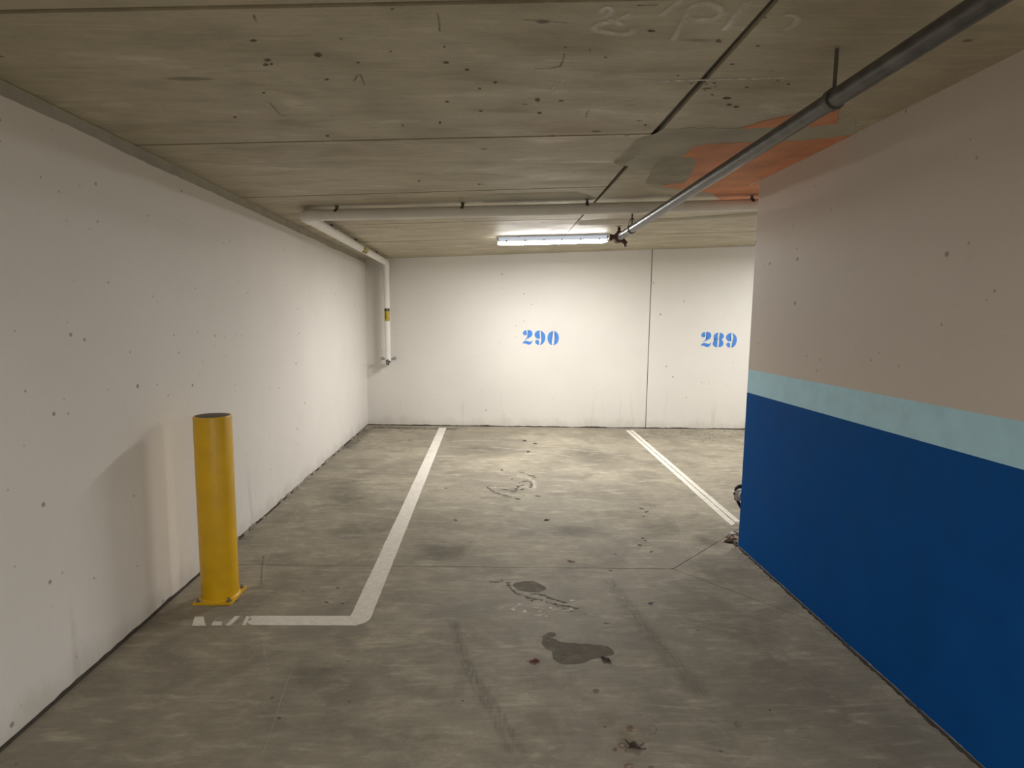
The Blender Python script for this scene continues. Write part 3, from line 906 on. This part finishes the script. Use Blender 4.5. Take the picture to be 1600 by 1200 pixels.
# ================================================================== FITTING BEHIND THE COLUMN
fp = at_depth(1151.5, 772, CYF + .06)
ft = empty('hose_tap', (fp.x, CYF, fp.z))
tag(ft, 'small black and pale grey fitting sticking out behind the foot of the blue column', 'fitting')
px_ = .0046
def lp(dx_, dz_, dy_=.06): return Vector((dx_ * px_, dy_, -dz_ * px_))
obj('body', tube([lp(2.5, -7), lp(2.2, -2), lp(2.0, 4), lp(2.6, 9)], [.026, .030, .030, .024], 18), M['greyplastic'], ft, True)
obj('hood', tube([lp(7, -12.5), lp(2, -12), lp(-1.5, -9.5), lp(-3.5, -5.5)], [.016, .014, .011, .007], 12), M['blackplastic'], ft, True)
obj('knob', tube([lp(-2, -3), lp(-3.4, -.5), lp(-5.6, .8)], [.010, .011, .004], 12), M['blackplastic'], ft, True)
obj('clamp', tube([lp(-3.2, 8), lp(0, 7), lp(4, 8.5)], [.010, .016, .016], 12), M['blackplastic'], ft, True)
obj('hose', tube(smooth_poly([lp(0, 8), lp(2.8, 13), lp(5.5, 18), lp(10, 26), lp(14, 40), lp(16, (fp.z - .012) / px_ - 4), lp(21, (fp.z - .012) / px_)], 4, False), .011, 12), M['blackplastic'], ft, True)
obj('wall_flange', tube([(0.03, .001, 0), (0.03, .02, 0)], .04, 16), M['greyplastic'], ft, True)

# ================================================================== STAINS, SCUFFS, WORN MARKS (parts of floor and ceiling)
def surf(p, ceil_off=None):
    if ceil_off is None: return Vector((p.x, p.y, .0006))
    return Vector((p.x, p.y, cz(p.x, p.y) - ceil_off))
def blob(name, pix, m, parent, conv, off=None, n=6, inner=.72, seed=0, lift=.0006):
    """soft-edged mark inside an outline"""
    rg_ = random.Random(seed)
    pts = smooth_poly([Vector((conv(u, v).x, conv(u, v).y)) for u, v in pix], n)
    c = sum(pts, Vector((0, 0))) / len(pts)
    bm = bmesh.new(); lay = bm.verts.layers.float.new('cover')
    def mk(p, a):
        z = lift if off is None else cz(p.x, p.y) - off
        v = bm.verts.new((p.x, p.y, z)); v[lay] = a; return v
    o_ = [mk(c + (p - c) * rg_.uniform(.97, 1.03), 0) for p in pts]
    i_ = [mk(c + (p - c) * inner, 1) for p in pts]
    cc = mk(c, 1); k_ = len(pts)
    for k in range(k_):
        bm.faces.new((o_[k], o_[(k+1) % k_], i_[(k+1) % k_], i_[k]))
        bm.faces.new((i_[k], i_[(k+1) % k_], cc))
    return obj(name, bm, m, parent, recalc=False)
def stroke(name, paths, m, parent, conv, width, off=None, lift=.0007, n=6, ends=True):
    """soft ribbon(s) painted or scraped along a path; width in metres"""
    bm = bmesh.new(); lay = bm.verts.layers.float.new('cover')
    for q, pix in enumerate(paths):
        pts = smooth_poly([Vector((conv(u, v).x, conv(u, v).y)) for u, v in pix], n, False)
        rows_ = []
        for i, p in enumerate(pts):
            d = (pts[min(i+1, len(pts)-1)] - pts[max(i-1, 0)]).normalized(); nn = Vector((-d.y, d.x)) * width / 2
            e = 0.0 if ends and i in (0, len(pts) - 1) else 1.0
            r = []
            for s, a in ((-1, 0), (-.3, 1), (.3, 1), (1, 0)):
                w = p + nn * s; z = (lift + q * .00004) if off is None else cz(w.x, w.y) - off - q * .0001
                v = bm.verts.new((w.x, w.y, z)); v[lay] = a * e; r.append(v)
            rows_.append(r)
        for a, b in zip(rows_, rows_[1:]):
            for k in range(3): bm.faces.new((a[k], a[k+1], b[k+1], b[k]))
    return obj(name, bm, m, parent, recalc=False)
of, oc = on_floor, on_ceil
def flat_mark(name, pix, m, seed, lift=.0006, amp=.006):
    pts = jagged(smooth_poly([Vector((of(u, v).x, of(u, v).y)) for u, v in pix], 2), amp, .02, random.Random(seed))
    bm = bmesh.new(); lay = bm.verts.layers.float.new('cover')
    vs = [bm.verts.new((p.x, p.y, lift)) for p in pts]
    for v in vs: v[lay] = 1
    for t in tessellate_polygon([[Vector((p.x, p.y, 0)) for p in pts]]):
        bm.faces.new([vs[k] for k in t])
    return obj(name, bm, m, floor, recalc=False)
flat_mark('damp_stain', [(850,991),(866,989),(869,994),(858,997),(871,999),(880,1004),(905,1005),(935,1008),(955,1012),(960,1020),(950,1026),(928,1030),(915,1036),(880,1039),(864,1030),(861,1019),(847,1007)], M['wet'], 1)
flat_mark('damp_stain', [(802,914),(815,908),(835,909),(850,916),(853,921),(842,926),(822,924),(806,920)], M['wet'], 2, .0009)
blob('damp_stain', [(925,1078),(933,1076),(938,1080),(930,1084)], M['wet'], floor, of, seed=3)
blob('damp_stain', [(1146,1128),(1156,1126),(1162,1132),(1155,1138),(1148,1135)], M['dark'], floor, of, seed=4)
# darker trafficked patches
for k, (u, v, a, b) in enumerate(((760,705,70,14),(930,712,75,16),(545,775,55,24),(560,840,60,26),(690,862,60,26),(1030,826,48,18),(880,830,90,14),(1110,845,40,18),(500,1060,90,40),(620,1150,120,30))):
    rg_ = random.Random(90 + k)
    blob('traffic_stain', [(u + a * rg_.uniform(.75, 1.2) * math.cos(t), v + b * rg_.uniform(.75, 1.2) * math.sin(t)) for t in [2*PI*i/10 for i in range(10)]], M['traffic'], floor, of, inner=.35, seed=k, lift=.0004 + .00002 * k)
# rust rings and spots by the dry leaf
def ring(u, v, a, b, gap=0.0):
    n = 16
    return [(u + a * math.cos(gap + 2*PI*(1-gap/3)*i/n), v + b * math.sin(gap + 2*PI*(1-gap/3)*i/n)) for i in range(n + 1)]
stroke('rust_ring', [ring(972, 1165, 5.2, 3.6)], M['rust'], floor, of, .009, ends=False)
stroke('rust_ring', [ring(986, 1138, 5.5, 4.0, 1.2)], M['rust'], floor, of, .012)
stroke('rust_ring', [ring(983, 1198, 6, 4, .3)], M['rust'], floor, of, .012)
for k, (u, v, a, b) in enumerate(((961,1171,5,4),(986,1137,6,4),(945,1136,3,2),(1018,1199,7,4),(950,1125,22,14),(990,1150,34,20))):
    blob('rust_spot', [(u + a * math.cos(2*PI*i/8), v + b * math.sin(2*PI*i/8)) for i in range(8)], M['rust'] if k < 4 else m_decal('faint_rust_wash', (.24, .16, .085), .28, 8, .3, .6), floor, of, inner=.4, seed=k, lift=.0003 + .00003*k)
stroke('dark_ring', [[(1014,1134),(1021,1134),(1026,1139),(1023,1146),(1014,1147)]], M['dark'], floor, of, .005)
stroke('worn_paint', [[(330,970.5),(352,970.5),(375,970.5),(396,970)]], M['pale'], floor, of, .125, lift=.0005)
# tyre and drag marks
stroke('tyre_mark', [[(705,970),(715,1010),(735,1060),(765,1110),(800,1180)], [(712,970),(724,1012),(747,1062),(780,1112),(822,1185)]], M['tyre'], floor, of, .045)
stroke('tyre_mark', [[(950,905),(985,950),(1030,1010),(1100,1090)]], M['tyre'], floor, of, .12)
stroke('drag_mark', [[(470,790),(440,830),(418,870),(410,915)], [(462,800),(448,845),(436,858)]], M['pale'], floor, of, .014)
stroke('drag_mark', [[(412,868),(409,890),(408,915)]], M['dark'], floor, of, .010)
stroke('drag_mark', [[(410,1005),(416,1030),(421,1055)], [(385,1022),(400,1005),(405,995)]], M['pale'], floor, of, .014)
stroke('drag_mark', [[(455,1050),(440,1090),(425,1140),(405,1190)]], M['pale'], floor, of, .008)
stroke('drag_mark', [[(1045,790),(1058,815),(1072,850),(1088,880)]], M['pale'], floor, of, .022)
stroke('pale_streak', [[(500,760),(580,761),(650,763),(760,765)], [(700,763),(740,765),(800,766)]], M['pale'], floor, of, .05)
stroke('pale_streak', [[(530,838),(560,837),(600,838)], [(640,841),(700,840),(760,842)]], M['pale'], floor, of, .06)
stroke('pale_streak', [[(580,975),(640,974),(720,976)]], M['pale'], floor, of, .05)
stroke('pale_streak', [[(1080,718),(1120,720),(1160,721)]], M['pale'], floor, of, .05)
stroke('pale_streak', [[(880,700),(920,705),(1000,708)], [(760,698),(850,706),(900,716)], [(700,690),(740,688),(800,690)]], M['pale'], floor, of, .07)
stroke('pale_streak', [[(890,770),(893,790),(905,800)], [(905,768),(910,790),(925,800)]], M['pale'], floor, of, .02)
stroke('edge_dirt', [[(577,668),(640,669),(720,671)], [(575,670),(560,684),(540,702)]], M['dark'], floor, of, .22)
# spalled spots: real small chips of broken surface
def chips(name, specs, m, seed, size=1.0):
    rg_ = random.Random(seed)
    u, v, w, h = specs[0]
    n = 11; sk = rg_.uniform(-.5, .5)
    pix = []
    for i in range(n):
        t = 2*PI*i/n; r = rg_.uniform(.55, 1.15)
        pix.append((u + 1.2 * w * math.cos(t) * r, v + 1.2 * h * math.sin(t) * r + sk * h * math.cos(t)))
    return blob(name, pix, m, floor, of, inner=.7, seed=seed, lift=.0008 + .000004 * (seed % 50), n=2)
z7 = lambda l: [(740 + x * .1, 720 + y * .1, w * .1, h * .1) for x, y, w, h in l]
for k, c in enumerate(z7([(440,145,22,14),(235,435,26,9),(280,465,36,10),(380,512,26,9),(500,548,42,9),(690,597,46,11),(1000,553,48,13),(600,283,35,11),(810,320,48,11),(720,345,20,10),(900,375,28,8),(885,417,32,7),(690,400,26,14),(650,440,26,10),(490,450,40,9),(630,478,25,9),(760,445,40,16),(900,232,70,7),(955,265,26,7),(790,545,14,7)])):
    chips('spall', [c], M['chip'], k)
z8 = lambda l: [(770 + x * .1, 890 + y * .1, w * .1, h * .1) for x, y, w, h in l]
for k, c in enumerate(z8([(245,205,40,14),(250,245,35,12),(150,170,16,8),(550,440,34,18),(610,485,28,12),(660,468,20,12),(760,475,14,16),(640,380,44,7),(780,400,60,8),(860,450,40,9),(950,465,40,10),(1020,480,34,9),(980,545,30,16),(1010,575,26,8),(1150,570,70,9),(1300,612,55,6),(1120,620,50,9),(1240,650,34,7),(1120,520,40,8),(60,195,55,5),(390,165,16,5)])):
    chips('spall', [c], M['chip'], 50 + k)
for k, c in enumerate(z8([(410,540,32,14),(325,625,45,24),(500,650,45,24),(740,655,34,12),(835,730,22,14),(1240,485,42,14),(1235,625,48,18),(900,600,30,20),(680,590,70,10)])):
    chips('pale_spall', [c], M['palechip'], 80 + k)
for k, c in enumerate([(697,763,3,1),(712,813,4,1.5),(640,688,2,.8),(1000,852,4,1.6),(1008,845,3,1),(1003,795,4,1.2),(1010,800,3.5,1.4),(1006,807,3,1),(1004,841,3.5,1.4),(1018,862,3.5,1.6),(962,866,2,1),(510,941,3,1.3),(535,943,3,1),(528,919,3.5,.8),(474,923,1.5,.8),(436,1122,3,1.6),(545,1034,1.5,1),(688,991,1.5,.8),(723,1095,1.5,1.5),(1090,985,1.5,1),(1203,1110,2,1.5),(948,974,5,.8),(961,915,2,1)]):
    chips('fleck', [c], M['chip'], 140 + k)
def p7(l): return [(740 + x * .1, 720 + y * .1) for x, y in l]
def p8(l): return [(770 + x * .1, 890 + y * .1) for x, y in l]
SPL = m_decal('broken_surface_edge', (.11, .098, .075), .85, 38, .36, .62)
SPP = m_decal('broken_surface_pale', (.66, .62, .52), .75, 22, .34, .66)
stroke('broken_edge', [p7([(210,400),(280,465),(380,512),(500,548),(690,597)]), p7([(700,170),(800,200),(900,235),(980,265)]), p7([(440,445),(560,460),(640,480),(700,410),(800,365)]), p7([(740,330),(830,315),(900,345),(900,420)])], SPL, floor, of, .035)
stroke('broken_pale_edge', [p7([(190,430),(300,480),(420,500),(560,520),(720,560)]), p7([(640,240),(800,260),(900,290),(945,330),(940,460)]), p7([(300,420),(420,420),(560,440)]), p7([(700,440),(820,400),(900,450)])], SPP, floor, of, .06, lift=.0006)
stroke('broken_edge', [p8([(210,200),(350,360),(480,405),(550,440),(760,475)]), p8([(640,380),(800,405),(950,465),(1150,520)]), p8([(820,510),(980,545),(1150,570),(1340,612)]), p8([(-60,190),(60,195),(150,170)])], SPL, floor, of, .022, lift=.00075)
stroke('broken_pale_edge', [p8([(290,270),(400,330),(560,390),(740,430),(950,500),(1150,560)]), p8([(250,640),(420,560),(640,590),(860,640)]), p8([(620,720),(800,700),(940,640),(1250,640)])], SPP, floor, of, .03, lift=.00065)
# faded writing and scrapes on the soffit
z4 = lambda l: [(900 + x * .21875, y * .21875) for x, y in l]
mk = empty('ceiling_writing', oc(1050, 30))
tag(mk, 'faded white handwritten marks on the ceiling, an ampersand and letters', 'writing')
def cstroke(name, paths, w, m='chalk'):
    o = stroke(name, [z4(p) for p in paths], M[m], mk, oc, w, off=.0020)
    o.location = -Vector(mk.location); return o
cstroke('ampersand', [[(390,92),(320,128),(230,152),(150,178),(138,204),(220,226),(310,238),(390,232),(405,198)], [(225,140),(290,152),(335,180)], [(180,90),(205,55),(250,62),(240,95),(200,100)]], .036)
cstroke('stroke_mark', [[(760,-10),(690,45),(600,110)]], .032)
cstroke('letter', [[(860,20),(800,90),(760,160),(715,245),(685,290)], [(790,75),(860,32),(960,28),(1035,70),(1005,122),(910,138),(800,128)]], .034)
cstroke('stroke_mark', [[(1225,5),(1150,95),(1100,160),(1050,218)]], .036)
cstroke('letter', [[(1465,112),(1530,105),(1575,130),(1555,175),(1485,215)]], .032)
stroke('scrape', [z4([(570,582),(800,572),(1040,566),(1230,560)]), z4([(1240,562),(1380,555),(1500,545)])], M['chalkline'], ceiling, oc, .016, off=.0014)
for k, (a, b) in enumerate((((860,140),(885,120)), ((980,273),(1016,272)), ((935,274),(975,278)), ((1224,250),(1248,246)), ((1170,290),(1210,268)), ((862,146),(870,138)))):
    stroke('scrape', [[a, ((a[0]+b[0])/2, (a[1]+b[1])/2 - .5), b]], M['chalkline'], ceiling, oc, .008, off=.004)
def pit(u, v, w, h, seed):
    rg_ = random.Random(seed)
    return blob('pit', [(u + w * rg_.uniform(.7, 1.1) * math.cos(t), v + h * rg_.uniform(.7, 1.1) * math.sin(t)) for t in [2*PI*i/7 for i in range(7)]], PITM, ceiling, oc, off=.0010, inner=.75, seed=seed)
PITM = m_decal('dark_pit', (.12, .10, .075), .7, 60, .1, .5)
for k, (x, y, w, h) in enumerate([(1185,541,26,8),(1197,576,20,6),(1237,588,18,5),(1115,457,10,4),(1072,462,8,4),(1120,476,8,3),(1103,521,10,4),(1062,497,8,3),(988,459,10,3),(1295,480,12,4),(1356,252,14,4),(915,416,8,3),(770,170,26,7),(515,315,10,5),(1140,225,20,9),(295,260,6,4),(430,273,6,4),(735,688,6,5),(1525,463,12,4),(1465,442,10,3),(1395,95,8,4),(1215,352,14,3),(140,550,14,12),(270,555,18,4),(150,622,16,5)]):
    pit(800 + x * .2834, y * .2834, w * .2834 + .6, h * .2834 + .4, k)
for k, (x, y, w, h) in enumerate([(520,303,26,14),(240,330,22,8),(230,355,18,9),(262,352,12,6),(738,345,12,5),(645,213,10,5),(160,222,22,7),(567,437,16,5),(1225,345,18,7),(1215,257,10,5),(1495,453,12,6),(1410,487,9,5),(1340,384,12,5),(1230,560,10,5),(1415,612,9,5),(572,748,12,5),(1190,675,6,9),(930,48,12,5),(985,690,8,4),(220,511,10,4),(62,645,12,4),(920,282,8,4),(1075,997,9,3),(1405,1015,7,3)]):
    pit(350 + x * .2834, y * .2834, w * .2834 + .6, h * .2834 + .4, 40 + k)
SC = m_decal('dark_scratch', (.17, .145, .105), .6, 30, .2, .7)
for pix in ([(835,107),(850,107),(868,105),(877,102)], [(876,103),(880,92),(882,82)], [(917,184),(916,178),(921,170)], [(420,159),(430,170),(438,179),(448,180)], [(683,20),(686,32),(687,50)], [(396,22),(399,30),(402,35)], [(979,164),(988,164),(993,163)], [(552,128),(562,116),(570,134)], [(815,30),(850,33),(888,35)], [(995,8),(1010,8),(1028,7)]):
    stroke('scratch', [pix], SC, ceiling, oc, .010, off=.0011)

# ================================================================== LEAVES AND LITTER
def leaf(name, u, v, L, W, rz, m, label, curl=.5, seed=0, stem=True, cat='leaf', group=None, z=0.0, tilt=(0, 0)):
    rg_ = random.Random(seed)
    p = on_floor(u, v)
    root = empty(name, (p.x, p.y, z), rz)
    root.rotation_euler = (tilt[0], tilt[1], rz)
    bm = bmesh.new(); nx, ny = 9, 6
    g = []
    ph = rg_.uniform(0, 6)
    for i in range(nx + 1):
        t = i / nx
        w = W * (math.sin(PI * min(1, t * .97 + .03)) ** .8) * (1 - .25 * t) + .0006
        r_ = []
        for j in range(ny + 1):
            s = j / ny * 2 - 1
            ang = s * curl * 2.0
            yy = w * (math.sin(ang) / (curl * 2.0) if curl > .05 else s)
            zz = w * (1 - math.cos(ang)) / max(.1, curl * 2.0) + .006 * curl * math.sin(3 * t * PI + ph) * s + L * .10 * curl * (2*t-1)**2
            zz += rg_.uniform(-.0008, .0008)
            r_.append(bm.verts.new(((t - .5) * L, yy + .15 * W * math.sin(t * 4 + ph), max(.0008, zz + .0012))))
        g.append(r_)
    for i in range(nx):
        for j in range(ny): bm.faces.new((g[i][j], g[i+1][j], g[i+1][j+1], g[i][j+1]))
    b = obj('blade', bm, m, root, True)
    md = b.modifiers.new('thickness', 'SOLIDIFY'); md.thickness = .0008; md.offset = 1
    pts = [((t - .5) * L, .15 * W * math.sin(t * 4 + ph), .0022 + L * .10 * curl * (2*t-1)**2) for t in [i / 8 for i in range(9)]]
    obj('midrib', tube(pts, [.0012] * 5 + [.0009] * 4, 6), m, root, True)
    if stem:
        e = Vector(pts[0])
        obj('stem', tube([e, e + Vector((-L * .2, W * .1, .002)), e + Vector((-L * .38, W * .3, .001))], .0012, 6), m, root, True)
    tag(root, label, cat, group)
    return root
leaf('dry_leaf', 835.5, 1034, .050, .014, .35, M['leafred'], 'small curled dark red leaf left of the damp floor stain', .55, 3)
leaf('dry_leaf', 947, 1032, .055, .017, -.62, M['leafdark'], 'curled dark brown leaf at the right end of the damp floor stain', .6, 4)
big = leaf('dry_leaf', 991, 1168, .052, .020, -.75, M['leafdark'], 'crumpled dark leaf with twiggy stalks beside the rust rings', .85, 5)
for q in (((-.012, .004, .006), (-.020, .020, .009), (-.022, .036, .004)), ((-.012, -.006, .004), (-.030, -.010, .006), (-.038, -.020, .002)), ((.02, .0, .004), (.032, .012, .003), (.042, .018, .002)), ((.012, -.008, .003), (.03, -.010, .002), (.045, -.006, .0015))):
    o = obj('twig', tube(q, .0016, 6), M['leafdark'], big, True)
    o.rotation_euler = (0, 0, .75)
leaf('dry_leaf', 854.5, 813, .045, .014, .1, M['leafdark'], 'small dark leaf alone on the floor in the middle of the bay', .5, 6, False)
leaf('dry_leaf', 365, 938, .060, .016, .15, M['leaftan'], 'brown leaf on the floor in front of the bollard base plate', .4, 7)
leaf('dry_leaf', 893, 877, .05, .014, -.5, M['leaftan'], 'small tan leaf just beyond the long floor joint', .4, 8)
leaf('dry_leaf', 820, 689, .06, .02, .3, M['leafdark'], 'small dark leaf near the back wall below the number 290, left of a pair', .4, 9, False)
leaf('dry_leaf', 836, 693.5, .06, .02, -.2, M['leafdark'], 'small dark leaf near the back wall below the number 290, right of a pair', .4, 10, False)
leaf('dry_leaf', 825.5, 706, .05, .02, .8, M['leafdark'], 'small dark leaf just in front of the pair below the number 290', .4, 11, False)
leaf('plastic_chip', 1017, 942.5, .035, .012, .25, M['slate'], 'small slate-blue scrap on the floor beyond the damp stain', .15, 12, False, 'scrap')
leaf('plastic_chip', 954, 891.5, .022, .009, 0, M['leaftan'], 'tiny tan scrap lying against the long floor joint', .15, 13, False, 'scrap')
heap = [(1137,846,.07,.020,.3,'leaf'),(1141,843,.07,.022,-.6,'leaftan'),(1146,845,.075,.022,.5,'leaf'),(1149,841,.06,.020,1.4,'leaftan'),(1144,848,.08,.018,-.1,'leafdark'),(1150,848.5,.06,.018,1.0,'leaftan'),(1139,841,.06,.018,1.1,'leaf'),(1151,836,.07,.02,.2,'leafdark')]
for k, (u, v, L, W, rz, mm) in enumerate(heap):
    leaf('dry_leaf', u, v, L, W, rz, M[mm], {'leaf': 'brown', 'leaftan': 'pale tan', 'leafdark': 'very dark'}[mm] + ' curled leaf in the little heap at the corner of the blue column', .6, 30 + k, k % 2 == 0, 'leaf', 'leaf heap at the column corner', z=.002 * (k % 4))
rg9 = random.Random(77)
bm = bmesh.new()
bmesh.ops.create_icosphere(bm, subdivisions=2, radius=.02)
for v in bm.verts:
    v.co = Vector((v.co.x * 1.3, v.co.y, v.co.z * .55)) * rg9.uniform(.78, 1.18)
zmin = min(v.co.z for v in bm.verts)
for v in bm.verts: v.co.z -= zmin
pc = obj('paper_scrap', bm, M['paper']); q = on_floor(1145, 836.5); pc.location = (q.x, q.y, .001)
tag(pc, 'crumpled white scrap on the leaf heap at the column corner', 'scrap')
bm = bmesh.new(); bmesh.ops.create_icosphere(bm, subdivisions=1, radius=.008)
for v in bm.verts: v.co *= rg9.uniform(.7, 1.2); v.co.z = (v.co.z + .008) * .6
zmin = min(v.co.z for v in bm.verts)
for v in bm.verts: v.co.z -= zmin
pc2 = obj('paper_scrap', bm, M['paper']); q = on_floor(1158, 864); pc2.location = (q.x, q.y, 0)
tag(pc2, 'tiny white scrap on the floor beside the blue column foot', 'scrap')

# grit swept against the back wall, most of it in the right-hand bay, and along the column foot
bm = bmesh.new()
for i in range(620):
    if i < 420: u, v = rg9.uniform(990, 1168), 673 + abs(rg9.gauss(0, 9))
    elif i < 500: u, v = rg9.uniform(578, 990), 667 + abs(rg9.gauss(0, 2.5))
    else:
        t = rg9.random(); u, v = 1150 + 100 * t - abs(rg9.gauss(0, 9)), 851 + 92 * t + abs(rg9.gauss(0, 3))
    p = on_floor(u, v); r = rg9.uniform(.003, .011) if i < 500 else rg9.uniform(.0015, .005)
    if p.y > back_y(p.x) - .03 or (p.x > CXF - .02 and p.y < CYF + .02): continue
    a0 = rg9.uniform(0, 6)
    base = [bm.verts.new((p.x + r * math.cos(a0 + 2.1 * k) * rg9.uniform(.6, 1.3), p.y + r * math.sin(a0 + 2.1 * k), .0003)) for k in range(3)]
    tp = bm.verts.new((p.x, p.y, r * rg9.uniform(.4, .9)))
    for k in range(3): bm.faces.new((base[k], base[(k+1) % 3], tp))
    bm.faces.new(base[::-1])
tag(obj('grit', bm, M['grit'], floor), 'dark grit strewn along the foot of the back wall and column', kind='stuff')
